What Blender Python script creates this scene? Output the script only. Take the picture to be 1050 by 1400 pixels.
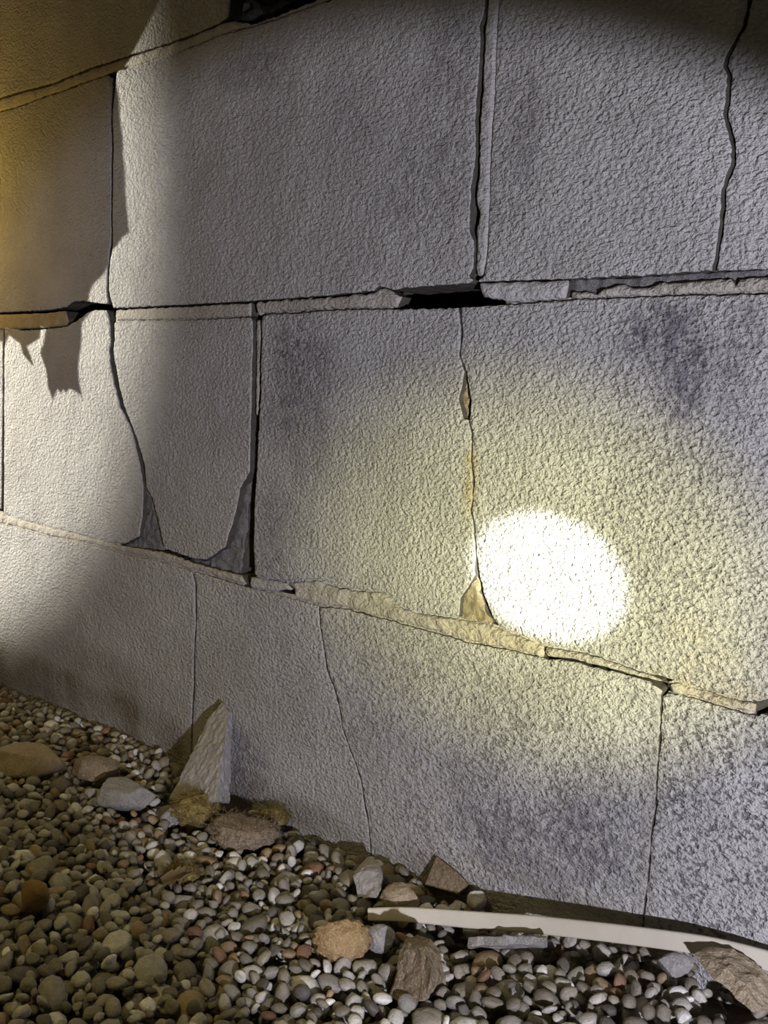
import bpy, bmesh, math, random
import numpy as np
from mathutils import Vector, Matrix, Euler, noise as mnoise
from mathutils.geometry import delaunay_2d_cdt

for o in list(bpy.data.objects):
    bpy.data.objects.remove(o, do_unlink=True)
scene = bpy.context.scene
COL = scene.collection
R_ = math.radians

# ------------------------------------------------------------------ camera
# wall face is the plane y = 0, x runs along the wall, z is up (metres);
# z = 0 is the bed joint between the lowest two visible courses
FPX = 1426.1
CAM = np.array([0.64515, -0.48664, 0.13889])
YAW, PITCH, ROLL = -0.767951, -0.108419, 0.046973
_f = np.array([math.sin(YAW) * math.cos(PITCH), math.cos(YAW) * math.cos(PITCH), math.sin(PITCH)])
_rt = np.array([math.cos(YAW), -math.sin(YAW), 0.0])
_up = np.cross(_rt, _f)
CR = _rt * math.cos(ROLL) + _up * math.sin(ROLL)
CU = -_rt * math.sin(ROLL) + _up * math.cos(ROLL)
CF = _f
cd = bpy.data.cameras.new('camera')
cam = bpy.data.objects.new('camera', cd)
COL.objects.link(cam)
cam.matrix_world = Matrix((
    (CR[0], CU[0], -CF[0], CAM[0]), (CR[1], CU[1], -CF[1], CAM[1]),
    (CR[2], CU[2], -CF[2], CAM[2]), (0, 0, 0, 1)))
cd.sensor_fit = 'VERTICAL'
cd.sensor_height = 24.0
cd.lens = FPX / 1400 * 24.0
cd.clip_start = 0.01
scene.camera = cam

# ------------------------------------------------------------------ world, lights, exposure
w = bpy.data.worlds.new('crawl_space_air')
scene.world = w
w.use_nodes = True
w.node_tree.nodes['Background'].inputs[0].default_value = (1.0, 0.86, 0.62, 1)
w.node_tree.nodes['Background'].inputs[1].default_value = 0.045
vs = scene.view_settings
vs.view_transform = 'Standard'
vs.look = 'None'
vs.gamma = 1.0
vs.use_curve_mapping = False
vs.exposure = 0.0


def spot(name, loc, aim, half_deg, power, color, blend, radius):
    l = bpy.data.lights.new(name, 'SPOT')
    l.energy = power
    l.color = color
    l.spot_size = R_(half_deg * 2)
    l.spot_blend = blend
    l.shadow_soft_size = radius
    o = bpy.data.objects.new(name, l)
    COL.objects.link(o)
    o.location = loc
    o.rotation_euler = (Vector(aim) - Vector(loc)).to_track_quat('-Z', 'Y').to_euler()
    return o


def point(name, loc, power, color, radius):
    l = bpy.data.lights.new(name, 'POINT')
    l.energy = power
    l.color = color
    l.shadow_soft_size = radius
    o = bpy.data.objects.new(name, l)
    COL.objects.link(o)
    o.location = loc
    return o


# hand torch held low on the right: hot spot, yellowish corona, cool spill
TORCH = (0.835, -0.470, 0.010)
TAIM = (0.306, 0.0, 0.043)
spot('torch_spill', TORCH, TAIM, 23.5, 17.0, (0.875, 0.855, 1.0), 0.22, 0.006)
spot('torch_corona', TORCH, TAIM, 10.8, 27.0, (1.0, 0.97, 0.36), 1.0, 0.006)
spot('torch_hotspot', TORCH, TAIM, 3.2, 110.0, (1.0, 1.0, 0.90), 0.5, 0.004)
# second torch shining along the wall from the left
BLOC = (-1.2, -0.6, 0.40)
spot('far_torch', BLOC, (-0.88, 0.0, 0.34), 34.5, 125.0, (1.0, 0.95, 0.82), 0.16, 0.0022)
# warm bulb left of the frame close to the wall
point('warm_bulb', (-0.51, -0.10, 0.30), 1.0, (1.0, 0.64, 0.14), 0.02)
# added warm fill aimed down at the gravel, no known lamp there
spot('gravel_fill', (0.26, -0.62, 0.62), (0.06, -0.24, -0.17), 27, 4.9, (1.0, 0.82, 0.30), 0.75, 0.03)


# ------------------------------------------------------------------ pixel -> place
def ray(px, py):
    return (px - 525) / FPX * CR - (py - 700) / FPX * CU + CF


def bp(px, py, y=0.0):
    d = ray(px, py)
    t = (y - CAM[1]) / d[1]
    return CAM + d * t


def uv(px, py, y=0.0):
    q = bp(px, py, y)
    return (q[0], q[2])


# ------------------------------------------------------------------ materials
def new_mat(name):
    m = bpy.data.materials.new(name)
    m.use_nodes = True
    nt = m.node_tree
    b = nt.nodes['Principled BSDF']
    return m, nt, b


def N(nt, typ, **kw):
    n = nt.nodes.new(typ)
    for k, v in kw.items():
        setattr(n, k, v)
    return n


def noise_n(nt, vec, scale, detail=3.0, rough=0.55, dist=0.0):
    n = N(nt, 'ShaderNodeTexNoise')
    n.inputs['Scale'].default_value = scale
    n.inputs['Detail'].default_value = detail
    n.inputs['Roughness'].default_value = rough
    n.inputs['Distortion'].default_value = dist
    nt.links.new(vec, n.inputs['Vector'])
    return n.outputs['Fac']


def ramp(nt, fac, p0, p1, c0=(0, 0, 0, 1), c1=(1, 1, 1, 1)):
    r = N(nt, 'ShaderNodeValToRGB')
    r.color_ramp.elements[0].position = p0
    r.color_ramp.elements[1].position = p1
    r.color_ramp.elements[0].color = c0
    r.color_ramp.elements[1].color = c1
    nt.links.new(fac, r.inputs[0])
    return r.outputs[0]


def mixc(nt, fac, a, b):
    m = N(nt, 'ShaderNodeMix', data_type='RGBA')
    for s, v in ((0, fac), (6, a), (7, b)):
        if hasattr(v, 'is_output'):
            nt.links.new(v, m.inputs[s])
        elif s == 0:
            m.inputs[0].default_value = v
        else:
            m.inputs[s].default_value = v
    return m.outputs[2]


def mth(nt, op, a, b=None, clamp=False):
    m = N(nt, 'ShaderNodeMath', operation=op, use_clamp=clamp)
    for i, v in enumerate((a, b)):
        if v is None:
            continue
        if hasattr(v, 'is_output'):
            nt.links.new(v, m.inputs[i])
        else:
            m.inputs[i].default_value = v
    return m.outputs[0]


def coords(nt, scale=(1, 1, 1)):
    tc = N(nt, 'ShaderNodeTexCoord')
    mp = N(nt, 'ShaderNodeMapping')
    mp.inputs['Scale'].default_value = scale
    nt.links.new(tc.outputs['Object'], mp.inputs[0])
    return mp.outputs[0]


def bump(nt, h, dist, strength=1.0):
    b = N(nt, 'ShaderNodeBump')
    b.inputs['Distance'].default_value = dist
    b.inputs['Strength'].default_value = strength
    nt.links.new(h, b.inputs['Height'])
    return b.outputs[0]


def attr(nt, name):
    a = N(nt, 'ShaderNodeAttribute')
    a.attribute_name = name
    return a.outputs['Fac']


def mat_block(name='painted_concrete', ca=(.50, .485, .47, 1), cb=(.60, .59, .575, 1), bmm=1.7):
    m, nt, b = new_mat(name)
    v = coords(nt)
    va = coords(nt, (0.8, 0.8, 1.15))
    big = noise_n(nt, v, 14, 3)
    mid = noise_n(nt, v, 60, 4, .65)
    grain = noise_n(nt, va, 400, 3, .55, .25)
    blot = noise_n(nt, v, 150, 5, .7)
    fine = noise_n(nt, v, 820, 2, .5)
    c = mixc(nt, ramp(nt, big, .35, .65), ca, cb)
    c = mixc(nt, mth(nt, 'MULTIPLY', ramp(nt, mid, .45, .7), .22), c, (.42, .40, .41, 1))
    st = mth(nt, 'MULTIPLY', attr(nt, 'stain'), mth(nt, 'ADD', ramp(nt, blot, .42, .58), mth(nt, 'MULTIPLY', ramp(nt, mid, .4, .6), .35)), True)
    st = mth(nt, 'MULTIPLY', st, .85)
    c = mixc(nt, st, c, (.19, .175, .20, 1))
    # paint worn off the high grain
    wr = ramp(nt, mth(nt, 'ADD', grain, mth(nt, 'MULTIPLY', mth(nt, 'SUBTRACT', mid, .5), .5)), .39, .47, (1, 1, 1, 1), (0, 0, 0, 1))
    c = mixc(nt, mth(nt, 'MULTIPLY', mth(nt, 'MULTIPLY', wr, attr(nt, 'wear')), .75, True), c, (.16, .155, .16, 1))
    c = mixc(nt, mth(nt, 'MULTIPLY', attr(nt, 'tan'), ramp(nt, mid, .3, .6), True), c, (.50, .40, .22, 1))
    c = mixc(nt, mth(nt, 'MULTIPLY', attr(nt, 'dirt'), ramp(nt, big, .25, .6), True), c, (.20, .165, .12, 1))
    nt.links.new(c, b.inputs['Base Color'])
    b.inputs['Roughness'].default_value = .78
    b.inputs['Specular IOR Level'].default_value = .3
    h = mth(nt, 'ADD', mth(nt, 'MULTIPLY', ramp(nt, grain, .30, .66), 1.0), mth(nt, 'MULTIPLY', fine, .30))
    h = mth(nt, 'ADD', h, mth(nt, 'MULTIPLY', mid, .8))
    h = mth(nt, 'ADD', h, mth(nt, 'MULTIPLY', blot, .7))
    nt.links.new(bump(nt, h, bmm / 1000), b.inputs['Normal'])
    return m


def mat_rough(name, c0, c1, scale=90, bump_mm=1.2, c2=None, rough=.9):
    m, nt, b = new_mat(name)
    v = coords(nt)
    a = noise_n(nt, v, scale, 4, .65)
    f = noise_n(nt, v, scale * 6, 3, .6)
    c = mixc(nt, ramp(nt, a, .35, .65), c0, c1)
    if c2:
        c = mixc(nt, ramp(nt, f, .52, .62), c, c2)
    nt.links.new(c, b.inputs['Base Color'])
    b.inputs['Roughness'].default_value = rough
    b.inputs['Specular IOR Level'].default_value = .25
    h = mth(nt, 'ADD', a, mth(nt, 'MULTIPLY', f, .6))
    nt.links.new(bump(nt, h, bump_mm / 1000), b.inputs['Normal'])
    return m


def mat_pebble(name, vertex):
    m, nt, b = new_mat(name)
    v = coords(nt)
    if vertex:
        a = N(nt, 'ShaderNodeAttribute')
        a.attribute_name = 'tint'
        col = a.outputs['Color']
    else:
        oi = N(nt, 'ShaderNodeObjectInfo')
        col = oi.outputs['Color']
    sc = 1.0 if vertex else 0.006
    f = noise_n(nt, v, 160 * sc, 4, .65)
    g = noise_n(nt, v, 900 * sc, 2, .6)
    hs = N(nt, 'ShaderNodeHueSaturation')
    nt.links.new(col, hs.inputs['Color'])
    nt.links.new(mth(nt, 'ADD', mth(nt, 'MULTIPLY', f, 1.3), mth(nt, 'ADD', mth(nt, 'MULTIPLY', g, .6), .06)), hs.inputs['Value'])
    nt.links.new(hs.outputs[0], b.inputs['Base Color'])
    b.inputs['Roughness'].default_value = .62
    b.inputs['Specular IOR Level'].default_value = .35
    nt.links.new(bump(nt, mth(nt, 'ADD', f, mth(nt, 'MULTIPLY', g, .4)), .0009), b.inputs['Normal'])
    return m


M = {
    'block': mat_block(),
    'mortar': mat_block('beige_mortar', (.46, .42, .35, 1), (.56, .53, .48, 1), 1.0),
    'mortar_paint': mat_block('painted_mortar', (.50, .485, .465, 1), (.59, .58, .565, 1), 1.0),
    'mortar_yellow': mat_rough('yellowed_mortar', (.42, .33, .17, 1), (.52, .44, .28, 1), 120, 1.0),
    'broken': mat_rough('broken_concrete', (.16, .155, .155, 1), (.25, .245, .24, 1), 220, 1.6, (.33, .32, .31, 1)),
    'broken_tan': mat_rough('broken_tan_concrete', (.36, .28, .16, 1), (.50, .42, .27, 1), 260, 2.4, (.58, .52, .40, 1)),
    'side': mat_rough('shade_dark_concrete', (.070, .062, .050, 1), (.11, .10, .085, 1), 160, 1.2),  # crack shade put into the colour: sides darkened so gaps look black
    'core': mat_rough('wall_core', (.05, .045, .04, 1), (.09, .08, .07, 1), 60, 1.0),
    'chunk': mat_rough('concrete_chunk', (.40, .385, .38, 1), (.52, .505, .50, 1), 160, 1.2, (.44, .42, .40, 1)),
    'chunk_dark': mat_rough('grey_chunk', (.22, .21, .20, 1), (.34, .325, .31, 1), 140, 1.0, (.40, .38, .36, 1)),
    'tan_rock': mat_rough('tan_rock', (.30, .235, .15, 1), (.42, .34, .23, 1), 150, 1.5, (.50, .44, .34, 1)),
    'brown_rock': mat_rough('brown_rock', (.17, .13, .085, 1), (.27, .215, .145, 1), 120, 1.2, (.36, .30, .22, 1)),
    'white_rock': mat_rough('white_rock', (.44, .42, .39, 1), (.66, .64, .60, 1), 120, 1.2, (.72, .70, .66, 1)),
    'orange_rock': mat_rough('orange_rock', (.36, .22, .09, 1), (.52, .37, .19, 1), 180, 2.4, (.60, .46, .27, 1)),
    'moss': mat_rough('yellow_fibre', (.17, .12, .035, 1), (.31, .235, .075, 1), 160, 2.0, (.38, .31, .13, 1)),
    'soil': mat_rough('dark_soil', (.055, .045, .032, 1), (.10, .083, .06, 1), 90, 2.0),
    'rust': mat_rough('rust_stone', (.20, .12, .045, 1), (.30, .19, .075, 1), 100, .8),
    'leaf': mat_rough('dry_leaf', (.12, .085, .045, 1), (.20, .15, .08, 1), 120, .4),
    'strip': mat_rough('pale_plastic', (.56, .52, .42, 1), (.62, .58, .48, 1), 40, .12, rough=.5),
    'sheet': mat_rough('blocker_sheet', (.15, .13, .10, 1), (.2, .18, .14, 1), 40, .5),
    'peb_v': mat_pebble('gravel_stone', True),
    'peb_o': mat_pebble('pebble_stone', False),
}


def link(o, parent=None):
    COL.objects.link(o)
    if parent is not None:
        o.parent = parent
    return o


def mesh_obj(name, verts, faces, mat, parent=None, smooth=True):
    me = bpy.data.meshes.new(name)
    me.from_pydata([tuple(v) for v in verts], [], faces)
    me.materials.append(mat)
    if smooth:
        me.shade_smooth()
    me.update()
    return link(bpy.data.objects.new(name, me), parent)


def tag(o, label, cat, group=None):
    o['label'] = label
    o['category'] = cat
    if group:
        o['group'] = group
    return o


# ------------------------------------------------------------------ wall surface marks (worn paint, stains, dirt), in wall metres
def marks(lst):
    out = []
    for (px, py, rx, ry, s) in lst:
        c = uv(px, py)
        a = uv(px + rx, py)
        b = uv(px, py + ry)
        out.append((c[0], c[1], max(.004, abs(a[0] - c[0])), max(.004, abs(b[1] - c[1])), s))
    return out


STAIN = marks([(905, 455, 40, 32, 1.0), (945, 500, 34, 36, 1.0), (935, 550, 22, 20, .9), (1020, 465, 18, 40, .7), (1000, 520, 20, 34, .6),
               (405, 480, 22, 45, .85), (430, 500, 24, 40, .6), (398, 555, 20, 45, .6), (425, 590, 22, 60, .4), (380, 720, 18, 45, .45), (375, 770, 16, 20, .5),
               (590, 235, 45, 60, .5), (615, 90, 25, 80, .45), (550, 270, 30, 30, .4), (715, 190, 22, 70, .5), (690, 260, 20, 50, .4),
               (350, 95, 34, 20, .5), (385, 110, 20, 14, .4), (480, 190, 40, 60, .2), (860, 220, 60, 60, .15),
               (690, 1140, 60, 40, .8), (800, 1150, 55, 45, .85), (735, 1185, 60, 25, .5), (640, 1080, 40, 40, .4), (840, 1090, 40, 50, .4),
               (945, 1060, 30, 60, .4), (880, 720, 50, 80, .3), (960, 640, 50, 60, .25), (560, 890, 60, 40, .25), (700, 960, 50, 30, .2),
               (340, 1050, 22, 40, .7), (350, 860, 30, 60, .2)])
WEAR = marks([(900, 720, 110, 170, .75), (1010, 880, 60, 120, .7), (985, 1130, 120, 200, 1.1), (760, 1080, 140, 130, .8), (580, 950, 130, 90, .6),
              (430, 950, 90, 120, .45), (1010, 600, 50, 120, .5), (640, 1150, 120, 60, .7), (930, 480, 90, 70, .9), (410, 520, 40, 80, .6),
              (300, 860, 60, 70, .35), (850, 960, 60, 60, .5), (390, 740, 40, 60, .4)])
TAN = marks([(646, 658, 8, 40, .8), (680, 870, 60, 12, .5), (960, 890, 40, 30, .35), (970, 940, 60, 16, .5), (300, 60, 60, 20, .25)])
DIRT = marks([(60, 930, 110, 26, 1.0), (170, 985, 70, 34, 1.0), (230, 1040, 50, 30, 1.0), (120, 920, 110, 30, .5), (330, 1075, 30, 22, .7), (420, 1120, 70, 18, .7), (500, 1160, 60, 14, .6),
              (590, 1195, 60, 22, .55), (860, 1265, 200, 12, .5), (290, 940, 60, 60, .25), (890, 1120, 8, 140, .35)])


def field(lst, u, v):
    f = np.zeros_like(u)
    for (cu, cv, ru, rv, s) in lst:
        q = ((u - cu) / ru) ** 2 + ((v - cv) / rv) ** 2
        f = np.maximum(f, s * np.clip(1.35 - q ** .7 * .62, 0, 1))
    return f


# ------------------------------------------------------------------ fragment builder
def resample(poly, step, jit, rng):
    out = []
    n = len(poly)
    for i in range(n):
        a = np.array(poly[i])
        b = np.array(poly[(i + 1) % n])
        L = np.linalg.norm(b - a)
        if L < 1e-6:
            continue
        k = max(1, int(L / step))
        nrm = np.array([-(b - a)[1], (b - a)[0]]) / L
        for j in range(k):
            q = a + (b - a) * (j / k)
            jj = jit * (1 if j else .3)
            lf_ = mnoise.noise((q[0] * 210, q[1] * 210, 5.0)) * jit * 1.5 if j else 0
            out.append(q + nrm * (rng.uniform(-jj, jj) + lf_))
    return np.array(out)


def seg_dist(P, B):
    A = B
    D = np.roll(B, -1, 0) - A
    L2 = (D ** 2).sum(1) + 1e-15
    best = np.full(len(P), 1e9)
    for i in range(0, len(P), 1500):
        q = P[i:i + 1500, None, :] - A[None]
        t = np.clip((q * D[None]).sum(2) / L2[None], 0, 1)
        e = q - t[:, :, None] * D[None]
        best[i:i + 1500] = np.sqrt((e ** 2).sum(2).min(1))
    return best


def inside(P, B):
    x, y = P[:, 0], P[:, 1]
    c = np.zeros(len(P), bool)
    x1, y1 = B[:, 0], B[:, 1]
    x2, y2 = np.roll(x1, -1), np.roll(y1, -1)
    for a, b, cc, d in zip(x1, y1, x2, y2):
        if b == d:
            continue
        m = ((b > y) != (d > y)) & (x < (cc - a) * (y - b) / (d - b) + a)
        c ^= m
    return c


def area2(p):
    x, y = p[:, 0], p[:, 1]
    return .5 * np.sum(x * np.roll(y, -1) - np.roll(x, -1) * y)


SEED = [11]


def slab(name, pts, mat, parent, y0=0.0, depth=.05, r=.0008, amp=.0006, nscale=45, step=.004, bstep=.0022, jit=.00035, tilt=None, attrs=True):
    """A piece of masonry: outline on the wall plane y = y0, given a rough face, worn edges and depth."""
    SEED[0] += 1
    rng = random.Random(SEED[0])
    poly = []
    for q in pts:
        if q[0] == 'w':
            poly.append((q[1], q[2]))
        else:
            poly.append(uv(q[0], q[1], y0))
    poly = np.array(poly)
    if area2(poly) < 0:
        poly = poly[::-1]
    B = resample(poly, bstep, jit, rng)
    nb = len(B)
    lo, hi = B.min(0), B.max(0)
    extra = []
    tng = np.roll(B, -1, 0) - np.roll(B, 1, 0)
    tng /= (np.linalg.norm(tng, axis=1)[:, None] + 1e-12)
    nin = np.stack([-tng[:, 1], tng[:, 0]], 1)
    for off in (r * .35, r):
        Q = B + nin * off
        ok = inside(Q, B)
        Q = Q[ok]
        if len(Q):
            Q = Q[seg_dist(Q, B) > off * .8]
            extra.append(Q)
    gx, gz = np.meshgrid(np.arange(lo[0], hi[0], step), np.arange(lo[1], hi[1], step))
    G = np.stack([gx.ravel(), gz.ravel()], 1)
    nr = np.random.RandomState(SEED[0])
    G += nr.uniform(-.3, .3, G.shape) * step
    G = G[inside(G, B)]
    if len(G):
        G = G[seg_dist(G, B) > max(r * 1.3, step * .45)]
        extra.append(G)
    allp = np.concatenate([B] + extra) if extra else B
    res = delaunay_2d_cdt([Vector((float(a), float(b))) for a, b in allp], [], [list(range(nb))], 1, 1e-7)
    V2, F = res[0], res[2]
    P = np.array([(v.x, v.y) for v in V2])
    d = seg_dist(P, B)
    t = np.clip(d / r, 0, 1)
    y = y0 + r * (1 - np.sqrt(np.clip(1 - (1 - t) ** 2, 0, 1)))
    nz = np.array([mnoise.fractal((a * nscale + 3.1 * SEED[0], b * nscale, 1.7), 1.0, 2.0, 3) for a, b in P])
    y = y - amp * nz
    if tilt:
        c = (lo + hi) / 2
        y = y + (P[:, 0] - c[0]) * tilt[0] + (P[:, 1] - c[1]) * tilt[1]
    verts = [(P[i, 0], y[i], P[i, 1]) for i in range(len(P))]
    faces = []
    for f in F:
        a, b, c = f[:3]
        ar = (P[b, 0] - P[a, 0]) * (P[c, 1] - P[a, 1]) - (P[b, 1] - P[a, 1]) * (P[c, 0] - P[a, 0])
        faces.append((a, b, c) if ar > 0 else (a, c, b))
    # boundary edges -> sides
    cnt = {}
    for f in faces:
        for i in range(3):
            e = (f[i], f[(i + 1) % 3])
            cnt[e] = cnt.get(e, 0) + 1
    bd = [e for e in cnt if (e[1], e[0]) not in cnt]
    mp = {}
    for a, b in bd:
        for i in (a, b):
            if i not in mp:
                mp[i] = len(verts)
                verts.append((P[i, 0], y0 + depth, P[i, 1]))
    for a, b in bd:
        faces.append((b, a, mp[a], mp[b]))
    o = mesh_obj(name, verts, faces, mat, parent)
    o.data.materials.append(M['side'])
    mi = np.zeros(len(faces), np.int32)
    mi[len(faces) - len(bd):] = 1
    o.data.polygons.foreach_set('material_index', mi)
    if attrs:
        A = np.array(verts)
        for nm, ls in (('stain', STAIN), ('wear', WEAR), ('tan', TAN), ('dirt', DIRT)):
            at = o.data.attributes.new(nm, 'FLOAT', 'POINT')
            at.data.foreach_set('value', field(ls, A[:, 0], A[:, 2]).astype(np.float32))
    return o


def box(name, x0, x1, y0, y1, z0, z1, mat, parent=None):
    v = [(x, y, z) for x in (x0, x1) for y in (y0, y1) for z in (z0, z1)]
    f = [(0, 1, 3, 2), (4, 6, 7, 5), (0, 4, 5, 1), (2, 3, 7, 6), (0, 2, 6, 4), (1, 5, 7, 3)]
    return mesh_obj(name, v, f, mat, parent, smooth=False)


def dx(line, d):
    return [(a + d, b) for a, b in line]


def dy(line, d):
    return [(a, b + d) for a, b in line]


def rev(l):
    return list(reversed(l))


# ------------------------------------------------------------------ the cracked block wall
wall = box('wall_back', -1.5, 1.4, .085, .20, -.40, .83, M['core'])
wall['kind'] = 'structure'
wall['label'] = 'cracked grey painted concrete block wall with stepped open cracks'
BM = M['block']
H, L = .2032, .4064

row0_bot = [(-60, 150), (0, 133), (33, 123), (70, 114), (103, 100), (127, 91), (150, 84), (183, 73), (200, 68), (233, 57), (267, 45), (300, 31), (312, 23)]
row1_top = [(-60, 169), (0, 153), (20, 148), (43, 140), (60, 133), (83, 126), (117, 113), (147, 103), (160, 97), (187, 91), (233, 76), (267, 63), (300, 49), (338, 39), (376, 28), (414, 14), (445, 3), (560, -38), (658, -70)]
slab('concrete_block', row0_bot + [('w', .030, .606), ('w', -.49, .606)], BM, wall, y0=-.001)
slab('concrete_block', [(332, -6), (352, -3), (385, -13), (450, -31), (560, -68), (665, -104), ('w', .43, .606), ('w', .042, .606)], BM, wall, y0=.001)
slab('mortar_joint', dy(row0_bot[:1] + row0_bot[1:12], 2) + [(318, 28), (345, 33), (384, 18), (420, 4), (455, -12), (560, -52), (655, -86), (655, -72), (560, -41)] + rev(dy(row1_top[:17], -2.5)), M['mortar'], wall, y0=.0005, r=.002, amp=.0012, nscale=90, step=.003)

# second course
j1 = [(155, 107), (152, 150), (153, 200), (152, 267), (152, 333), (148, 367), (147, 398), (149, 416)]
slab('concrete_block', row1_top[:8] + dx(j1, -1.2) + [(124, 413), (112, 411), (98, 413), (90, 420), (60, 424), (0, 427), (-60, 430)], BM, wall, y0=.0015)
crL = [(660, -30), (662, 0), (660, 19), (654, 34), (656, 57), (654, 95), (652, 122), (649, 160), (649, 210), (645, 244), (643, 274), (641, 316), (647, 328), (646, 366), (640, 377), (646, 383)]
crR = [(665, -30), (666, 0), (664, 23), (662, 38), (660, 76), (659, 114), (656, 152), (654, 190), (654, 229), (650, 267), (654, 293), (649, 316), (651, 328), (649, 366), (650, 376)]
slab('concrete_block', row1_top[8:] + [(657, -60)] + crL + [(640, 387), (600, 390), (552, 393), (540, 396), (530, 394), (517, 391), (510, 397), (464, 402), (414, 406), (346, 411), (233, 417), (155, 421)] + rev(dx(j1[1:-1], 1.6)), BM, wall, y0=-.0015)
vmR = [(683, -30), (681, 0), (677, 76), (675, 133), (671, 210), (669, 267), (666, 343), (662, 373)]
slab('mortar_joint', crR + [(656, 377)] + rev(dx(vmR, -.6)), M['mortar_paint'], wall, y0=-.0012, r=.0022, amp=.0008, nscale=120, step=.003)
ck1 = [(1034, -40), (1025, 0), (1018, 34), (995, 76), (991, 91), (997, 103), (995, 130), (991, 156), (995, 171), (1002, 198), (1002, 225), (989, 259), (989, 282), (983, 328), (976, 369)]
slab('concrete_block', dx(vmR, 1) + [(661, 378), (652, 385), (700, 383), (776, 381), (867, 377), (973, 370)] + rev(dx(ck1, -3.2)) + [('w', .40, .398), ('w', .272, .398)], BM, wall, y0=-.001, tilt=(0, .004))
slab('concrete_block', dx(ck1, 3.2) + [(979, 370), (1060, 366), ('w', .644, .2085), ('w', .644, .398), ('w', .412, .398)], BM, wall, y0=.001)

# bed joint under the second course
slab('mortar_joint', [(-60, 434), (0, 430), (60, 428), (88, 425), (92, 438), (88, 445), (60, 448), (0, 451), (-60, 454)], M['mortar_yellow'], wall, y0=.002, r=.0018, amp=.001, nscale=110, step=.003)
slab('mortar_joint', [(158, 424), (233, 420), (342, 414), (341, 432), (250, 436), (158, 438)], M['mortar'], wall, y0=.0005, r=.0015, amp=.0006, step=.003)
slab('mortar_joint', [(349, 413), (414, 408.5), (464, 404.5), (510, 400), (517, 394), (528, 395), (540, 402), (548, 405), (544, 413), (541, 420), (464, 421.5), (400, 425), (364, 428), (352, 431)], M['mortar'], wall, y0=-.0005, depth=.010, jit=.0006, r=.002, amp=.0008, step=.003)
slab('mortar_joint', [(653, 387), (700, 385), (775, 383), (774, 396), (771, 408), (740, 410), (690, 413), (683, 409), (657, 406)], M['mortar_paint'], wall, y0=-.002, r=.0025, amp=.0012, nscale=100, step=.003)
slab('broken_mortar', [(777, 383), (867, 379), (974, 372), (1060, 368), (1060, 386), (974, 392), (867, 398), (777, 404)], M['broken'], wall, y0=.004, r=.001, amp=.0022, nscale=170, step=.0025, attrs=False)
slab('mortar_joint', [(778, 399), (800, 398), (815, 402), (826, 394), (850, 388), (862, 394), (885, 392), (900, 386), (930, 386), (960, 383), (997, 381), (1003, 391), (1010, 381), (1060, 377), (1060, 397), (955, 401), (840, 405), (778, 408)], M['mortar'], wall, y0=-.0015, r=.0022, amp=.0014, nscale=130, step=.0025)

# third course
lk_r = [(155, 441), (155, 465), (153, 477), (156, 497), (161, 526), (169, 556), (179.5, 583), (188, 606), (197, 636), (199, 667), (208, 682), (217, 716), (224, 749)]
lk_l = [(147, 427), (149, 434), (151, 465), (149, 477), (151, 499), (156, 526), (164, 556), (176, 579), (183, 602), (190, 632), (195, 663), (195, 680), (194, 705), (190, 733), (171, 743)]
lo_top = [(5, 702), (33, 711), (67, 720), (107, 730), (143, 740)]
slab('concrete_block', [('w', -.3652, .192), (30, 452), (60, 450), (90, 447), (106, 438), (118, 428), (128, 424), (146, 424)] + lk_l + rev(lo_top), BM, wall, y0=.002)
slab('concrete_block', [('w', -.3705, .193), ('w', -.3705, .008), ('w', -.768, .008), ('w', -.768, .193)], BM, wall, y0=.003, step=.006)
rj_l = [(343, 433), (346, 440), (346, 476), (345, 526), (344, 571), (343, 590), (342, 644), (329, 667), (324, 693), (316, 724), (309, 747), (293, 758), (283, 765)]
slab('concrete_block', [(158, 440), (250, 438), (341, 434)] + rj_l + [(262, 763), (247, 758), (227, 751)] + rev(lk_r), BM, wall, y0=.0005, tilt=(-.012, 0))
slab('spalled_concrete', [(197, 664), (208, 684), (217, 716), (224, 752), (190, 754), (165, 748), (172, 744), (190, 735), (194, 705), (195, 680)], M['broken'], wall, y0=.0065, r=.001, jit=.0007, amp=.0026, nscale=200, step=.0022, attrs=False)
slab('spalled_concrete', [(329, 667), (344, 648), (338, 696), (332, 761), (329, 784), (300, 779), (258, 768), (262, 763), (283, 766), (293, 758), (309, 747), (316, 724), (324, 693)], M['broken'], wall, y0=.006, r=.001, jit=.0007, amp=.0026, nscale=200, step=.0022, attrs=False)
slab('mortar_joint', [(350, 437), (356, 437), (354.5, 500), (352, 568), (349, 568), (350, 500)], M['mortar'], wall, y0=.001, r=.001, amp=.0004, step=.003)
mk = [(628, 420), (631, 456), (628, 487), (637, 510), (643, 548), (641, 572), (645, 593), (644, 631), (647, 654), (646, 685), (643, 696), (647, 715), (650, 753), (654, 786), (660, 814), (671, 841), (681, 857)]
slab('concrete_block', [(358.5, 433), (364, 431), (464, 424), (540, 423), (590, 422), (626, 421)] + dx(mk[1:3], -1.5) + [(634, 508), (631, 528), (626, 546), (630, 560), (633, 573), (640, 574)] + dx(mk[6:13], -1.2) + [(649, 786), (628, 818), (626, 844), (570, 836), (548, 829), (535, 818), (520, 807), (490, 806), (460, 801), (433, 791), (388, 793), (348, 786), (347, 700), (350, 650), (354.5, 570), (357, 500)], BM, wall, y0=-.003)
slab('spalled_concrete', [(637, 509), (643, 548), (641, 573), (633, 574), (629, 560), (625, 546), (631, 528)], M['broken_tan'], wall, y0=.0015, r=.001, jit=.0007, amp=.0026, nscale=260, step=.0018, attrs=False)
slab('spalled_concrete', [(652, 784), (657, 814), (667, 841), (672, 853), (626, 846), (627, 817)], M['broken_tan'], wall, y0=.0005, r=.001, jit=.0007, amp=.0026, nscale=220, step=.002, attrs=False)
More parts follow.
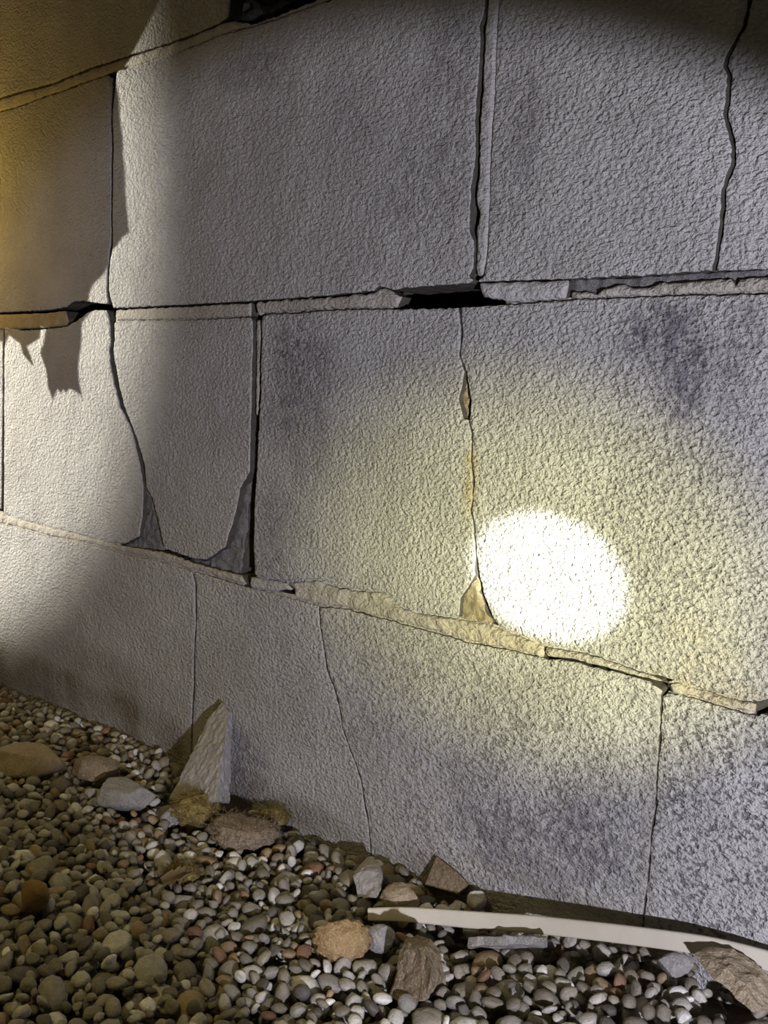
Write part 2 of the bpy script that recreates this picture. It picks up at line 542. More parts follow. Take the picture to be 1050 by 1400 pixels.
slab('concrete_block', dx(mk, 1.2) + [(741, 880), (800, 891), (850, 908), (894, 923), (925, 931), (985, 949), (1033, 960), ('w', .4405, .004), ('w', .4405, .196), (1040, 402), (955, 404), (840, 408), (772, 411), (690, 417), (634, 420)], BM, wall, y0=-.0025)

# bed joint under the third course
slab('mortar_joint', [('w', -.47, .004), (0, 704), (33, 713), (67, 722), (107, 732), (143, 742), (171, 747), (225, 756), (258, 768), (300, 780), (329, 787), (335, 799), (300, 789), (267, 779), (240, 772), (213, 764), (167, 755), (133, 745.5), (67, 732), (33, 722.5), (0, 714.5), ('w', -.47, -.004)], M['mortar'], wall, y0=.0015, r=.0015, amp=.0012, nscale=110, step=.003)
slab('mortar_joint', [(342, 789), (388, 796), (398, 806), (372, 809), (342, 803)], M['mortar_paint'], wall, y0=-.001, r=.0018, amp=.001, step=.003)
slab('mortar_joint', [(392, 797), (433, 794), (460, 804), (490, 809), (520, 810), (535, 821), (548, 832), (570, 839), (626, 847), (668, 854), (681, 860), (741, 883), (741, 899), (700, 887.5), (643, 877.5), (586, 861.5), (529, 846), (471, 830.5), (433, 826), (403, 817), (402, 806)], M['mortar'], wall, y0=-.001, r=.0018, amp=.0018, nscale=120, step=.0028)
slab('mortar_joint', [(744, 885), (800, 894), (850, 911), (894, 926), (912, 934), (892, 930), (840, 916), (783, 901.5), (745, 897)], M['mortar'], wall, y0=-.0015, r=.0015, amp=.001, step=.003)
slab('mortar_joint', [(912, 937), (925, 934), (985, 952), (1033, 963), (1031, 974), (1000, 968), (950, 953), (916, 948)], M['mortar'], wall, y0=-.001, r=.0015, amp=.0016, nscale=120, step=.003)

# pointing left in the joints, set back behind the faces
def band(line, half, y0, mat):
    slab('joint_pointing', dy(line, -half) + rev(dy(line, half)), mat, wall, y0=y0, depth=.02, r=.0005, amp=.0009, nscale=160, step=.003)


MO, MP = M['mortar'], M['mortar_paint']
band([(-40, 706), (0, 716), (33, 724), (67, 733.5), (133, 747), (167, 757), (213, 766), (240, 774), (267, 781), (300, 791), (334, 801)], 5, .0026, MO)
band([(-40, 694), (0, 703), (33, 712), (67, 721), (107, 731), (143, 741), (164, 746)], 4, .0030, MO)
band([(344, 804), (403, 818.5), (433, 827.5), (471, 832), (529, 847.5), (586, 863), (643, 879), (700, 889), (741, 900)], 5, .0014, MO)
band([(350, 788), (388, 795), (433, 793), (460, 803), (490, 808), (520, 809), (535, 820), (548, 831), (570, 838), (626, 846), (672, 855), (706, 869), (741, 882), (800, 892.5), (850, 910), (894, 925)], 4, .0012, MP)
band([(912, 936), (925, 933), (985, 951), (1030, 962)], 4, .0010, MO)
band([(912, 948), (950, 955), (1000, 970), (1033, 978)], 4, .0016, MO)
band([(158, 439), (250, 437), (341, 433)], 3, .0026, MO)
band([(364, 429.5), (464, 423), (538, 421.5)], 3, .0016, MO)
band([(690, 416), (772, 410), (840, 406.5), (955, 402.5), (1060, 399)], 3, .0012, MO)
band(row1_top[8:17], 3.5, .0022, MO)
slab('joint_pointing', dx(vmR, -2.5) + rev(dx(vmR, 3)), MP, wall, y0=.0004, depth=.02, r=.0005, amp=.0006, step=.003)
# rubble in the open joint at the top
slab('mortar_rubble', [(317, 24), (322, 8), (340, -4), (352, -1), (354, 14), (343, 28), (330, 29)], M['broken'], wall, y0=.012, r=.003, amp=.004, nscale=150, step=.0025, attrs=False)
slab('mortar_rubble', [(326, 12), (331, 3), (338, 2), (339, 9), (331, 16)], M['chunk'], wall, y0=.007, depth=.012, r=.002, amp=.002, nscale=150, step=.002, attrs=False)
slab('mortar_rubble', [(352, 24), (358, 8), (378, -2), (392, -4), (386, 12), (364, 25)], M['side'], wall, y0=.016, r=.003, amp=.004, nscale=150, step=.0025, attrs=False)

# fourth course, running down into the gravel
jA = [(263, 783), (267, 797), (268, 830), (267, 860), (265, 897), (265, 940), (263, 970), (262, 1000)]
ck3 = [(436, 830), (438, 859), (443, 890), (447, 916), (456, 939), (464, 970), (468, 996), (477, 1023), (487, 1050), (494, 1072), (498, 1099), (504, 1133), (506, 1160), (510, 1200)]
jB = [(904, 952), (903, 982), (901, 1020), (898, 1058), (896, 1104), (890, 1142), (886, 1195), (880, 1245), (878, 1275)]
zb = -.26
slab('concrete_block', [('w', -.47, -.006), (0, 717), (33, 725), (67, 735), (133, 748), (167, 758), (213, 767), (240, 775), (261, 782)] + dx(jA, -1.2) + [('w', uv(260, 1000)[0], zb), ('w', -.47, zb)], BM, wall, y0=.001)
slab('concrete_block', [(269, 783), (300, 792), (337, 803), (403, 820), (434, 829)] + dx(ck3, -.9) + [('w', uv(509, 1200)[0], zb), ('w', uv(264, 1000)[0], zb)] + rev(dx(jA, 1.0)), BM, wall, y0=0)
slab('concrete_block', [(440, 831), (471, 833), (529, 848.5), (586, 864), (643, 880), (700, 890), (745, 901), (783, 905), (840, 919), (888, 932), (905, 945)] + dx(jB, -1.2) + [('w', uv(877, 1275)[0], zb), ('w', uv(511, 1200)[0], zb)] + rev(dx(ck3, .9)), BM, wall, y0=-.0015)
slab('concrete_block', [(912, 948), (950, 956), (1000, 971), (1036, 980), (1040, 976), ('w', .78, -.005), ('w', .78, zb), ('w', uv(880, 1275)[0], zb)] + rev(dx(jB, 1.2)), BM, wall, y0=-.001)

# the wall goes on past the frame
for (u0, u1, v0, v1) in [(-.90, -.495, .41, .606), (-1.30, -.905, .41, .606), (.437, .84, .41, .606), (.845, 1.25, .41, .606),
                         (-.90, -.477, .2085, .398), (-1.30, -.905, .2085, .398), (.652, 1.05, .2085, .398),
                         (-1.18, -.773, .008, .193), (.4475, .85, .006, .195), (.855, 1.26, .006, .195),
                         (-.88, -.475, zb, -.008), (-1.30, -.885, zb, -.008), (.788, 1.2, zb, -.008),
                         (-.9, -.5, .614, .81), (-.495, -.09, .614, .81), (-.085, .32, .614, .81), (.325, .73, .614, .81), (.735, 1.14, .614, .81)]:
    slab('concrete_block', [('w', u0, v0), ('w', u1, v0), ('w', u1, v1), ('w', u0, v1)], BM, wall, y0=.0, step=.012, bstep=.008)

# ------------------------------------------------------------------ the ground
GT = [(-1.3, -.175)] + [(float(uv(a, b)[0]), float(uv(a, b)[1])) for a, b in ((0, 937), (100, 977), (220, 1028), (320, 1085), (400, 1135), (500, 1172), (600, 1206), (655, 1229), (705, 1258), (880, 1296), (1050, 1342))] + [(.9, -.125), (1.4, -.125)]
GX = np.array([g[0] for g in GT])
GZ = np.array([g[1] for g in GT])


def terrain(x, y):
    x = np.asarray(x, float)
    y = np.asarray(y, float)
    zw = np.interp(x, GX, GZ)
    d = np.clip(-y / .22, 0, 1)
    d = d * d * (3 - 2 * d)
    far = -.163 + .004 * np.sin(x * 9 + 1) + .003 * np.sin(y * 17 + x * 5)
    return zw * (1 - d) + far * d


nx, ny = 140, 70
vv, ff = [], []
for j in range(ny + 1):
    for i in range(nx + 1):
        x = -1.3 + 2.7 * i / nx
        y = -1.2 + 1.205 * j / ny
        vv.append((x, y, float(terrain(x, y)) - .016 + .002 * mnoise.noise((x * 40, y * 40, 0))))
for j in range(ny):
    for i in range(nx):
        a = j * (nx + 1) + i
        ff.append((a, a + 1, a + nx + 2, a + nx + 1))
fl = mesh_obj('floor', vv, ff, M['soil'])
fl['kind'] = 'structure'


# ------------------------------------------------------------------ rubble
def ico(sub):
    bm = bmesh.new()
    bmesh.ops.create_icosphere(bm, subdivisions=sub, radius=1)
    V = np.array([v.co[:] for v in bm.verts])
    F = [[v.index for v in f.verts] for f in bm.faces]
    bm.free()
    return V, F


ICO2, ICO3, ICO4 = ico(2), ico(3), ico(4)


def stone_shape(seed, planes, rough, base, nsc=1.6, cut=(.45, .85)):
    """rounded or broken stone, unit radius"""
    V, F = base
    rr = random.Random(seed)
    P = V.copy()
    for k in range(planes):
        n = Vector((rr.gauss(0, 1), rr.gauss(0, 1), rr.gauss(0, 1))).normalized()
        n = np.array(n)
        d = rr.uniform(*cut)
        s = P @ n
        over = np.clip(s - d, 0, None)
        P = P - over[:, None] * n[None] * .97
    nz = np.array([mnoise.fractal((v[0] * nsc + seed * 7.3, v[1] * nsc, v[2] * nsc), 1.0, 2.0, 4) for v in V])
    P = P * (1 + rough * nz)[:, None]
    return P, F


BLOCKED = []     # (x, y, r) footprints kept clear of loose gravel


def rock(name, px, py, wpx, hpx, mat, label, cat, seed, planes=7, rough=.10, depth=.8, rot=0, sink=.25, z=None, cut=(.45, .85), group=None, nsc=1.6, block=.8, lift=0.0, parent=None, tiltx=0.0):
    """a stone whose visible outline is about wpx by hpx around (px, py), sitting on the gravel"""
    # base point of the stone on the terrain
    gy = py + hpx * .35
    y = -.01
    for it in range(40):
        q = bp(px, gy, y)
        tz = float(terrain(q[0], y))
        if q[2] >= tz:
            break
        y -= .006
    q = bp(px, gy, y)
    dist = np.linalg.norm(q - CAM)
    m = dist / FPX
    a, c = wpx * m / 2, hpx * m / 2
    b = a * depth
    P, F = stone_shape(seed, planes, rough, ICO4 if wpx > 45 else ICO3, nsc, cut)
    P = P / np.abs(P).max(0)
    # local axes: x along image right on the ground, y away from camera
    hx = np.array([CR[0], CR[1]])
    hx /= np.linalg.norm(hx)
    ang = math.atan2(hx[1], hx[0])
    E = np.array(Euler((tiltx, rot, 0)).to_matrix())
    P = (P * np.array([a, b, c])) @ E.T
    Rz = np.array(Matrix.Rotation(ang, 3, 'Z'))
    P = P @ Rz.T
    ctr = bp(px, py, y + 0)
    k = b * .3
    cx, cy = q[0], q[1]
    ymax = P[:, 1].max()
    cy = min(cy, -.002 - ymax)
    # keep on the sight line
    ctr = bp(px, py, cy)
    o = mesh_obj(name, P, F, mat, parent, smooth=name not in ('concrete_chunk', 'grey_stone'))
    o.location = (ctr[0], cy, ctr[2] + lift)
    if cat:
        tag(o, label, cat, group)
    BLOCKED.append((ctr[0], cy, max(a, b) * block, ctr[2] - c))
    return o


def chunk(name, front, back, mat, label, cat, sub=4, amp=.0012, nsc=180, seed=1, clear=.55):
    """broken piece of masonry: traced front outline with its own depth, and a back outline"""
    n = len(front)
    bm = bmesh.new()
    fv = [bm.verts.new(tuple(bp(*p))) for p in front]
    kv = [bm.verts.new(tuple(bp(*p))) for p in back]
    bm.faces.new(fv)
    bm.faces.new(list(reversed(kv)))
    for i in range(n):
        j = (i + 1) % n
        bm.faces.new((fv[j], fv[i], kv[i], kv[j]))
    bmesh.ops.recalc_face_normals(bm, faces=bm.faces)
    bmesh.ops.triangulate(bm, faces=bm.faces)
    for k in range(sub):
        long = [e for e in bm.edges if e.calc_length() > .004]
        if not long:
            break
        bmesh.ops.subdivide_edges(bm, edges=long, cuts=1)
        bmesh.ops.triangulate(bm, faces=bm.faces)
    bm.normal_update()
    for v in bm.verts:
        v.co += v.normal * amp * mnoise.fractal(v.co * nsc + Vector((seed, 0, 0)), 1.0, 2.0, 3)
    me = bpy.data.meshes.new(name)
    bm.to_mesh(me)
    bm.free()
    me.materials.append(mat)
    o = link(bpy.data.objects.new(name, me))
    tag(o, label, cat)
    c = np.mean([bp(*p) for p in front + back], 0)
    ext = np.array([bp(*p) for p in front + back])
    BLOCKED.append((c[0], c[1], max(np.ptp(ext[:, 0]), np.ptp(ext[:, 1])) * clear, -.2))
    return o


# leaning wedge of broken block against the wall
chunk('concrete_fragment',
      [(303, 960, -.008), (312, 972, -.014), (305, 1030, -.038), (297, 1095, -.056), (262, 1100, -.056), (231, 1092, -.052), (247, 1063, -.044), (260, 1033, -.034), (273, 1007, -.024), (287, 980, -.014)],
      [(306, 961, -.003), (317, 974, -.004), (316, 1030, -.014), (314, 1098, -.026), (300, 1112, -.028), (262, 1106, -.030), (258, 1063, -.030), (268, 1033, -.022), (280, 1007, -.014), (293, 980, -.006)],
      M['chunk'], 'pale wedge-shaped concrete fragment standing upright against the wall', 'concrete fragment', sub=5, amp=.0012, nsc=220)

rock('concrete_chunk', 174, 1083, 74, 44, M['chunk_dark'], 'angular grey concrete chunk left of the upright wedge fragment', 'concrete chunk', 5, planes=8, rough=.04, cut=(.4, .7))
rock('concrete_chunk', 238, 1112, 34, 40, M['chunk_dark'], 'small dark pointed chunk at the foot of the upright wedge', 'concrete chunk', 9, planes=8, rough=.05, cut=(.4, .7), rot=.3)
rock('fibre_clump', 268, 1106, 70, 46, M['moss'], 'mustard yellow fibrous clump below the upright wedge fragment', 'debris clump', 21, planes=1, rough=.24, nsc=2.6)
rock('dirt_clump', 335, 1134, 104, 50, M['brown_rock'], 'crumbly brown dirt clump beside the wall base, right of the yellow clump', 'debris clump', 22, planes=2, rough=.22, nsc=3.0)
rock('fibre_clump', 372, 1118, 44, 26, M['moss'], 'small yellow-brown tuft on the brown dirt clump by the wall', 'debris clump', 24, planes=1, rough=.2, nsc=2.6)
rock('fibre_clump', 248, 1196, 50, 22, M['moss'], 'flat olive tuft lying in the gravel below the upright wedge', 'debris clump', 27, planes=1, rough=.25, nsc=2.8)
rock('flat_stone', 40, 1040, 96, 40, M['tan_rock'], 'flat tan stone slab at the far left of the gravel', 'stone', 31, planes=5, rough=.05, cut=(.5, .8))
rock('tan_stone', 128, 1052, 62, 34, M['brown_rock'], 'dull tan stone behind the angular grey chunk', 'stone', 33, planes=6, rough=.08)
rock('rust_stone', 44, 1226, 42, 44, M['rust'], 'rust-orange stone at the left edge of the gravel', 'stone', 35, planes=4, rough=.06)
chunk('concrete_chunk', [(482, 1198, -.050), (494, 1190, -.047), (518, 1192, -.045), (521, 1216, -.052), (514, 1228, -.056), (489, 1226, -.056)],
      [(488, 1186, -.034), (496, 1178, -.030), (517, 1176, -.029), (524, 1200, -.034), (520, 1215, -.036), (492, 1212, -.037)],
      M['chunk'], 'pale grey blocky chunk at the foot of the thin wall crack', 'concrete chunk', sub=4, amp=.0012, seed=3, clear=.45)
rock('crumbly_stone', 549, 1228, 56, 36, M['tan_rock'], 'crumbly cream-coloured stone above the left end of the pale strip', 'stone', 43, planes=3, rough=.17, nsc=2.6)
rock('orange_stone', 467, 1276, 80, 62, M['orange_rock'], 'coarse orange-tan stone left of the end of the pale strip', 'stone', 45, planes=3, rough=.16, nsc=5.5, lift=-.003)
rock('grey_stone', 520, 1284, 42, 36, M['chunk_dark'], 'mid-grey broken stone between the orange stone and the brown stone', 'stone', 47, planes=7, rough=.06)
chunk('brown_stone', [(548, 1300, -.106), (557, 1288, -.103), (580, 1296, -.108), (590, 1325, -.114), (583, 1364, -.117), (563, 1372, -.117), (531, 1362, -.114), (542, 1328, -.110)],
      [(556, 1284, -.092), (571, 1278, -.086), (589, 1285, -.084), (601, 1301, -.086), (608, 1336, -.092), (605, 1358, -.094), (566, 1350, -.092), (556, 1320, -.094)],
      M['brown_rock'], 'large upright brown stone with a lit right face below the pale strip', 'stone', sub=4, amp=.0014, seed=4, clear=.42)
rock('cobble', 654, 1231, 30, 30, M['white_rock'], 'white-topped stone where the strip shadow meets the wall', 'stone', 51, planes=5, rough=.08)
chunk('rough_stone', [(949, 1305, -.034), (985, 1317, -.037), (1020, 1346, -.042), (1028, 1384, -.050), (988, 1346, -.044), (957, 1318, -.038)],
      [(966, 1294, -.024), (1002, 1298, -.021), (1048, 1328, -.020), (1066, 1376, -.030), (1020, 1362, -.032), (975, 1320, -.027)],
      M['tan_rock'], 'large rough tan-grey slab of stone under the right end of the strip', 'stone', sub=5, amp=.0014, seed=6, clear=.30)
rock('grey_stone', 925, 1322, 46, 34, M['chunk_dark'], 'dark grey angular stone left of the large rough stone at right', 'stone', 55, planes=8, rough=.04, cut=(.4, .7), rot=-.4)
chunk('stone_flake', [(597, 1171, -.006), (622, 1190, -.010), (640, 1208, -.013), (625, 1222, -.016), (581, 1210, -.014)],
      [(599, 1172, -.002), (624, 1191, -.003), (642, 1208, -.004), (627, 1226, -.006), (584, 1214, -.005)],
      M['brown_rock'], 'brown triangular stone flake leaning on the wall near the strip', 'stone', sub=3, amp=.0006, clear=.35)
chunk('mortar_flake', [(640, 1282, -.056), (700, 1280, -.050), (748, 1281, -.044), (746, 1291, -.046), (695, 1292, -.052), (640, 1293, -.058)],
      [(642, 1281, -.049), (700, 1279, -.043), (748, 1280, -.038), (748, 1295, -.038), (700, 1297, -.044), (640, 1298, -.050)],
      M['chunk_dark'], 'thin grey mortar flake lying just below the pale strip', 'mortar flake', sub=4, amp=.0012)
BLOCKED.pop()

def fibres(clump, count, seed, rad):
    rr = random.Random(seed)
    me0 = clump.data
    V, F = [], []
    vs_ = [v for v in me0.vertices if v.normal.z > -.1]
    for k in range(count):
        v = rr.choice(vs_)
        p = Vector(v.co)
        d = (v.normal + Vector((rr.gauss(0, .7), rr.gauss(0, .7), rr.gauss(0, .4)))).normalized()
        ln = rr.uniform(.003, .008)
        crv = Vector((rr.gauss(0, .6), rr.gauss(0, .6), -.5))
        base = len(V)
        for i in range(4):
            t = i / 3
            c = p + d * ln * t + crv * ln * t * t * .5
            s1 = d.orthogonal().normalized()
            s2 = d.cross(s1)
            r_ = rad * (1 - .6 * t)
            for a in (0, 2.094, 4.189):
                V.append(tuple(c + s1 * r_ * math.cos(a) + s2 * r_ * math.sin(a)))
        for i in range(3):
            for j in range(3):
                a, b = base + i * 3 + j, base + i * 3 + (j + 1) % 3
                F.append((a, b, b + 3, a + 3))
    o = mesh_obj('fibres', V, F, clump.data.materials[0], clump)
    o['kind'] = 'stuff'


for i_, o_ in enumerate([o for o in COL.objects if o.name.startswith(('fibre_clump', 'dirt_clump'))]):
    fibres(o_, 420 if i_ < 1 else 260, 60 + i_, .00022)

# dry leaf


def leaf(px, py, y, s, rz, label, seed):
    q = bp(px, py, y)
    V, F = [], []
    n, mth_ = 12, 5
    for top in (0, 1):
        for i in range(n + 1):
            t = i / n
            wdt = math.sin(math.pi * t ** .8) * .36 * (1 + .25 * math.sin(t * 26 + seed))
            for j in range(mth_):
                s_ = (j / (mth_ - 1) - .5) * 2
                V.append((s * (t - .5), s * wdt * s_, s * (.10 * abs(s_) + .16 * t * t + .03 * math.sin(7 * t + 3 * s_)) + top * .0005))
    st = (n + 1) * mth_
    for i in range(n):
        for j in range(mth_ - 1):
            a = i * mth_ + j
            F.append((a, a + mth_, a + mth_ + 1, a + 1))
            F.append((st + a, st + a + 1, st + a + mth_ + 1, st + a + mth_))
    for i in range(n):
        for j in (0, mth_ - 1):
            a = i * mth_ + j
            F.append((a, st + a, st + a + mth_, a + mth_))
    o = mesh_obj('dry_leaf', V, F, M['leaf'])
    o.location = tuple(q)
    o.rotation_euler = (.25, -.2, rz)
    tag(o, label, 'leaf')
    return o


# ------------------------------------------------------------------ pale strip lying along the wall foot
STRIP_PTS = []


def strip():
    cp = [(504, 1250, -.073), (560, 1250.5, -.060), (650, 1258, -.042), (725, 1263.5, -.032), (802, 1271.5, -.026), (880, 1281, -.021), (955, 1291.5, -.017), (1010, 1303, -.014), (1065, 1318, -.011), (1160, 1345, -.010)]
    C = [bp(*c) for c in cp]
    pts = []
    for i in range(len(C) - 1):
        p0, p1, p2, p3 = C[max(i - 1, 0)], C[i], C[i + 1], C[min(i + 2, len(C) - 1)]
        for k in range(6):
            t = k / 6
            pts.append(.5 * ((2 * p1) + (-p0 + p2) * t + (2 * p0 - 5 * p1 + 4 * p2 - p3) * t * t + (-p0 + 3 * p1 - 3 * p2 + p3) * t ** 3))
    pts.append(C[-1])
    STRIP_PTS.extend(pts)
    V, F = [], []
    prof = []
    hw, hh, rr = .0022, .0042, .0012
    for (sx, sz, a0) in ((1, 1, 0), (-1, 1, 90), (-1, -1, 180), (1, -1, 270)):
        for k in range(4):
            a = R_(a0 + 30 * k)
            prof.append((sx * (hw - rr) + rr * math.cos(a), sz * (hh - rr) + rr * math.sin(a)))
    np_ = len(prof)
    for i, p in enumerate(pts):
        d = pts[min(i + 1, len(pts) - 1)] - pts[max(i - 1, 0)]
        d = Vector(d).normalized()
        side = d.cross(Vector((0, 0, 1))).normalized()
        up = side.cross(d)
        lean = .35
        s2 = side * math.cos(lean) + up * math.sin(lean)
        u2 = up * math.cos(lean) - side * math.sin(lean)
        th = .82 + .28 * min(1, i / 12)
        for a, b in prof:
            V.append(tuple(Vector(p) + s2 * a + u2 * b * th))
    for i in range(len(pts) - 1):
        for j in range(np_):
            k = (j + 1) % np_
            F.append((i * np_ + j, i * np_ + k, (i + 1) * np_ + k, (i + 1) * np_ + j))
    F.append(tuple(range(np_)))
    F.append(tuple(reversed(range((len(pts) - 1) * np_, len(pts) * np_))))
    o = mesh_obj('plastic_strip', V, F, M['strip'])
    tag(o, 'long pale cream strip lying on the gravel along the wall foot', 'strip')


strip()

# ------------------------------------------------------------------ gravel
for p_ in STRIP_PTS:
    BLOCKED.append((p_[0], p_[1], .0075, -.2))
rng = random.Random(77)
X0, X1, Y0, Y1, CS = -.62, .62, -.46, .0, .0013
gx = np.arange(X0, X1, CS)
gy = np.arange(Y0, Y1, CS)
HX, HY = np.meshgrid(gx, gy, indexing='ij')
BASE = terrain(HX, HY)
Hh = BASE - .014
SURF = BASE
BLK = np.zeros_like(Hh, bool)
for (bx, by, br, bz) in BLOCKED:
    BLK |= (HX - bx) ** 2 + (HY - by) ** 2 < (br * .78) ** 2
SHAPES = []
for k in range(18):
    ang = k % 4 == 3
    P, F = stone_shape(200 + k, 8 if ang else 4, .05 if ang else .06, ICO2, 1.3, (.45, .75) if ang else (.58, .95))
    P = P / np.abs(P).max(0)
    SHAPES.append(P)
FACE2 = np.array(ICO2[1])
PAL = [((.25, .225, .175), 26, 'grey-brown'), ((.20, .18, .14), 18, 'olive'), ((.33, .31, .27), 20, 'grey'), ((.46, .44, .385), 13, 'pale grey'),
       ((.64, .62, .57), 10, 'off-white'), ((.11, .10, .085), 7, 'near-black'), ((.27, .20, .12), 8, 'tan'), ((.22, .13, .08), 3, 'reddish')]
PW = [p[1] for p in PAL]
pebs = []


def in_view_region(x, y):
    # the bed in view plus a margin; thin it out beyond
    d = np.array([x, y, -.16]) - CAM
    wz = d @ CF
    if wz < .15:
        return False
    px = 525 + FPX * (d @ CR) / wz
    py = 700 - FPX * (d @ CU) / wz
    return -140 < px < 1190 and py < 1560


tries = 0
NP_MAX = 6200
while len(pebs) < NP_MAX and tries < 26000:
    tries += 1
    u = rng.random()
    a = min(.0105, max(.0030, rng.lognormvariate(math.log(.0065), .38)))
    big = len(pebs)
    b = a * rng.uniform(.62, .95)
    c = a * rng.uniform(.42, .80)
    E = np.array(Euler((rng.gauss(0, .5), rng.gauss(0, .5), rng.uniform(0, 6.283))).to_matrix())
    A = E @ np.diag([1 / a ** 2, 1 / b ** 2, 1 / c ** 2]) @ E.T
    # footprint offsets
    n = int(a / CS) + 1
    rr = np.arange(-n, n + 1) * CS
    ox, oy = np.meshgrid(rr, rr, indexing='ij')
    qa = A[2, 2]
    qb = 2 * (A[0, 2] * ox + A[1, 2] * oy)
    qc = A[0, 0] * ox ** 2 + A[1, 1] * oy ** 2 + 2 * A[0, 1] * ox * oy - 1
    disc = qb ** 2 - 4 * qa * qc
    msk = disc > 0
    if not msk.any():
        continue
    sq = np.sqrt(np.where(msk, disc, 0))
    low = (-qb - sq) / (2 * qa)
    upp = (-qb + sq) / (2 * qa)
    best = None
    for k in range(7):
        i = rng.randrange(n + 1, len(gx) - n - 1)
        j = rng.randrange(n + 1, len(gy) - n)
        if j + n >= len(gy) or not in_view_region(gx[i], gy[j]):
            continue
        if gy[j] > -.0015 - a * .92:
            continue
        sl = (slice(i - n, i + n + 1), slice(j - n, j + n + 1))
        if BLK[sl][msk].any():
            continue
        z = (Hh[sl] - low)[msk].max() - .0004
        s = z - SURF[i, j]
        if best is None or s < best[0]:
            best = (s, i, j, z, sl)
    if best is None or best[0] > .0005 + .003 * (a < .006):
        continue
    s, i, j, z, sl = best
    Hh[sl] = np.where(msk, np.maximum(Hh[sl], z + upp), Hh[sl])
    pebs.append((gx[i], gy[j], z, a, b, c, E, rng.randrange(18), rng.choices(range(len(PAL)), PW)[0], rng.uniform(.75, 1.25)))
print('pebbles', len(pebs), 'tries', tries)


def proj(p):
    d = np.asarray(p) - CAM
    wz = d @ CF
    return 525 + FPX * (d @ CR) / wz, 700 - FPX * (d @ CU) / wz, wz


# visibility by the height field: largest 300 in view become single pebbles
score = []
for k, p in enumerate(pebs):
    px, py, wz = proj(p[:3])
    if not (5 < px < 1045 and 900 < py < 1395):
        score.append(-1)
        continue
    i, j = int((p[0] - X0) / CS), int((p[1] - Y0) / CS)
    top = p[2] + p[5] * .5
    n = max(1, int(p[3] * .6 / CS))
    pat = Hh[max(0, i - n):i + n + 1, max(0, j - n):j + n + 1]
    vis = (pat <= top + .0022).mean()
    score.append(p[3] * p[4] / wz ** 2 * (vis ** 2))
order = sorted(range(len(pebs)), key=lambda k: -score[k])
single = set(order[:300])

SH_ME = []
for k, P in enumerate(SHAPES):
    me = bpy.data.meshes.new('pebble')
    me.from_pydata([tuple(v) for v in P], [], ICO2[1])
    me.materials.append(M['peb_o'])
    me.shade_smooth()
    SH_ME.append(me)


LAND = [(280, 1040, 'the upright wedge fragment'), (174, 1083, 'the angular grey chunk'), (268, 1106, 'the mustard fibre clump'), (335, 1132, 'the crumbly brown clump'),
        (248, 1196, 'the flat olive tuft'), (40, 1040, 'the flat tan slab'), (44, 1226, 'the rust-orange stone'), (500, 1200, 'the pale blocky chunk'),
        (549, 1228, 'the crumbly cream stone'), (467, 1276, 'the orange-tan stone'), (573, 1323, 'the upright brown stone'), (654, 1231, 'the white-topped stone'),
        (1005, 1338, 'the large rough slab'), (925, 1322, 'the dark angular stone'), (695, 1285, 'the thin mortar flake'), (820, 1275, 'the pale strip')]


def where(px, py):
    dd, lx_, ly_, nm = min((math.hypot(px - a, py - b), a, b, n) for a, b, n in LAND)
    an = math.degrees(math.atan2(ly_ - py, px - lx_)) % 360
    k = int((an + 22.5) // 45) % 8
    side = ['right of', 'above right of', 'above', 'above left of', 'left of', 'below left of', 'below', 'below right of'][k]
    far = 'just' if dd < 55 else ('somewhat' if dd < 100 else ('well' if dd < 160 else 'far'))
    return '%s %s %s' % (far, side, nm)


VALL, FALL, TALL = [], [], []
PEB_O = []
off = 0
for k in range(len(pebs)):
    x, y, z, a, b, c, E, sh, ci, br = pebs[k]
    col = np.clip(np.array(PAL[ci][0]) * br, 0, 1)
    if k in single:
        o = bpy.data.objects.new('pebble', SH_ME[sh])
        COL.objects.link(o)
        mt = Matrix(E.tolist()).to_4x4() @ Matrix.Diagonal((a, b, c, 1))
        mt.translation = (x, y, z)
        o.matrix_world = mt
        o.color = (*col, 1)
        px, py, wz = proj((x, y, z))
        sz = 'large' if a > .0085 else ('medium' if a > .007 else 'small')
        fm = ('flat' if c / a < .48 else 'rounded') if sh % 4 != 3 else 'angular'
        PEB_O.append((px, o, '%s %s %s pebble %s' % (sz, fm, PAL[ci][2], where(px, py))))
        continue
    P = (SHAPES[sh] * np.array([a, b, c])) @ E.T + np.array([x, y, z])
    VALL.append(P)
    FALL.append(FACE2 + off)
    TALL.append(np.tile(np.array([*col, 1.0]), (len(P), 1)))
    off += len(P)
bylab = {}
for px, o, lb in PEB_O:
    bylab.setdefault(lb, []).append((px, o))
for lb, ls in bylab.items():
    ls.sort(key=lambda t: t[0])
    words = {1: [''], 2: [', left of two', ', right of two'], 3: [', left of three', ', middle of three', ', right of three']}.get(len(ls), [', %s from left' % n_ for n_ in ('first', 'second', 'third', 'fourth', 'fifth', 'sixth')][:len(ls)])
    for (px, o), wd in zip(ls, words):
        tag(o, lb + wd, 'pebble', 'larger loose pebbles in the gravel bed')
VALL = np.concatenate(VALL).astype(np.float32)
FALL = np.concatenate(FALL).astype(np.int32)
TALL = np.concatenate(TALL).astype(np.float32)
me = bpy.data.meshes.new('gravel')
me.vertices.add(len(VALL))
me.vertices.foreach_set('co', VALL.ravel())
me.loops.add(FALL.size)
me.loops.foreach_set('vertex_index', FALL.ravel())
me.polygons.add(len(FALL))
me.polygons.foreach_set('loop_start', np.arange(0, FALL.size, 3, dtype=np.int32))
me.polygons.foreach_set('loop_total', np.full(len(FALL), 3, np.int32))
me.update(calc_edges=True)
me.shade_smooth()
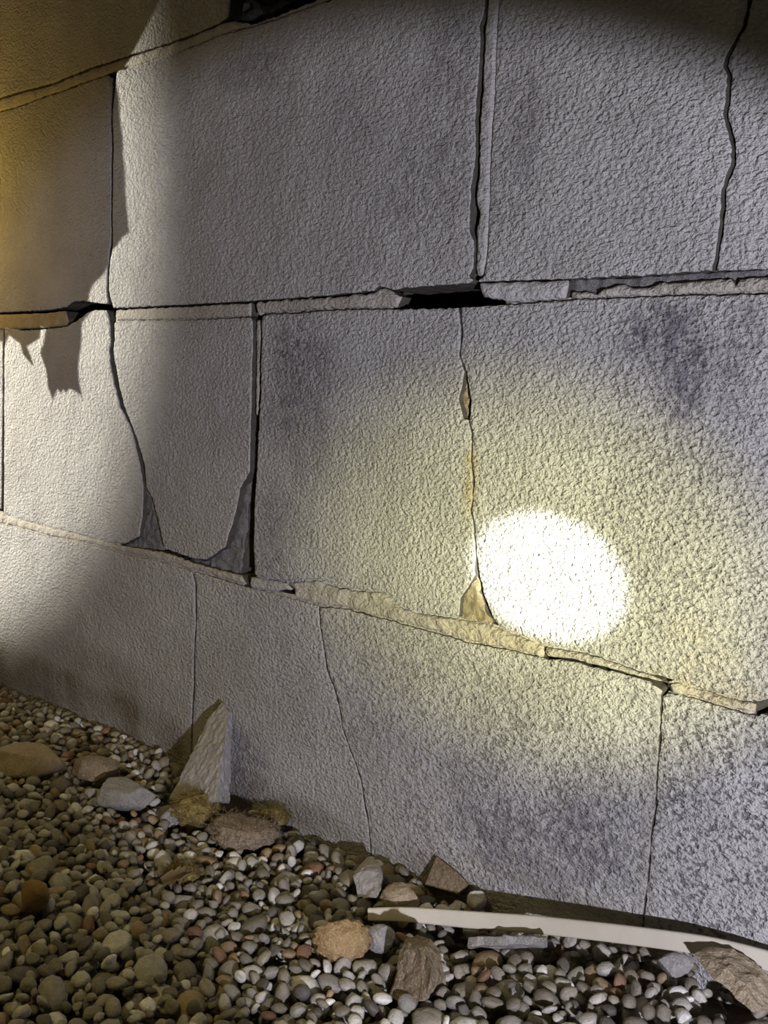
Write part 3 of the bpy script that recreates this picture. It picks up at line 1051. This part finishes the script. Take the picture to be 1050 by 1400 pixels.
at = me.color_attributes.new('tint', 'FLOAT_COLOR', 'POINT')
at.data.foreach_set('color', TALL.ravel())
me.materials.append(M['peb_v'])
g = link(bpy.data.objects.new('gravel', me))
tag(g, 'bed of small rounded grey-brown gravel at the wall foot', 'gravel')
g['kind'] = 'stuff'


def hz(x, y):
    i = int(round((x - X0) / CS))
    j = int(round((y - Y0) / CS))
    return float(Hh[i, j])


q = bp(240, 1205, -.11)
lf = leaf(243, 1203, -.131, .022, .6, 'curled brown dry leaf in the gravel below the wedge fragment', 2)

# ------------------------------------------------------------------ unseen sheet added left of the view, cut to cast the upper-left shadow
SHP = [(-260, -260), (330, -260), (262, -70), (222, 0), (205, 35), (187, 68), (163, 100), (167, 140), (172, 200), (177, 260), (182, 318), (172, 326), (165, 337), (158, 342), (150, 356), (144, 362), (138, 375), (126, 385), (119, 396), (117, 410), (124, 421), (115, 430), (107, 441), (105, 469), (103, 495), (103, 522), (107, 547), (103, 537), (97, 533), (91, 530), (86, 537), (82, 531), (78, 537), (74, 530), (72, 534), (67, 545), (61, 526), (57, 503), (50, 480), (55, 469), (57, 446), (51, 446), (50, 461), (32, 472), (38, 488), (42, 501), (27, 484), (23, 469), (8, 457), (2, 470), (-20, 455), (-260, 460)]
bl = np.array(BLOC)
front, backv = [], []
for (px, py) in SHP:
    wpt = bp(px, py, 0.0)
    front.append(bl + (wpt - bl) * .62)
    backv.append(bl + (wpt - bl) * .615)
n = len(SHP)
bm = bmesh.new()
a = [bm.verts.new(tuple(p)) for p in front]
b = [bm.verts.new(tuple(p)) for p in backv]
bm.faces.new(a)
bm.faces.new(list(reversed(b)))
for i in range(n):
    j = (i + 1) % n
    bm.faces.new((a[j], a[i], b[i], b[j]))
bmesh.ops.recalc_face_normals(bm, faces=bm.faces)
me = bpy.data.meshes.new('shadow_sheet_1')
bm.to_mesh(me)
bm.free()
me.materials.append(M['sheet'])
ts = link(bpy.data.objects.new('shadow_sheet_1', me))
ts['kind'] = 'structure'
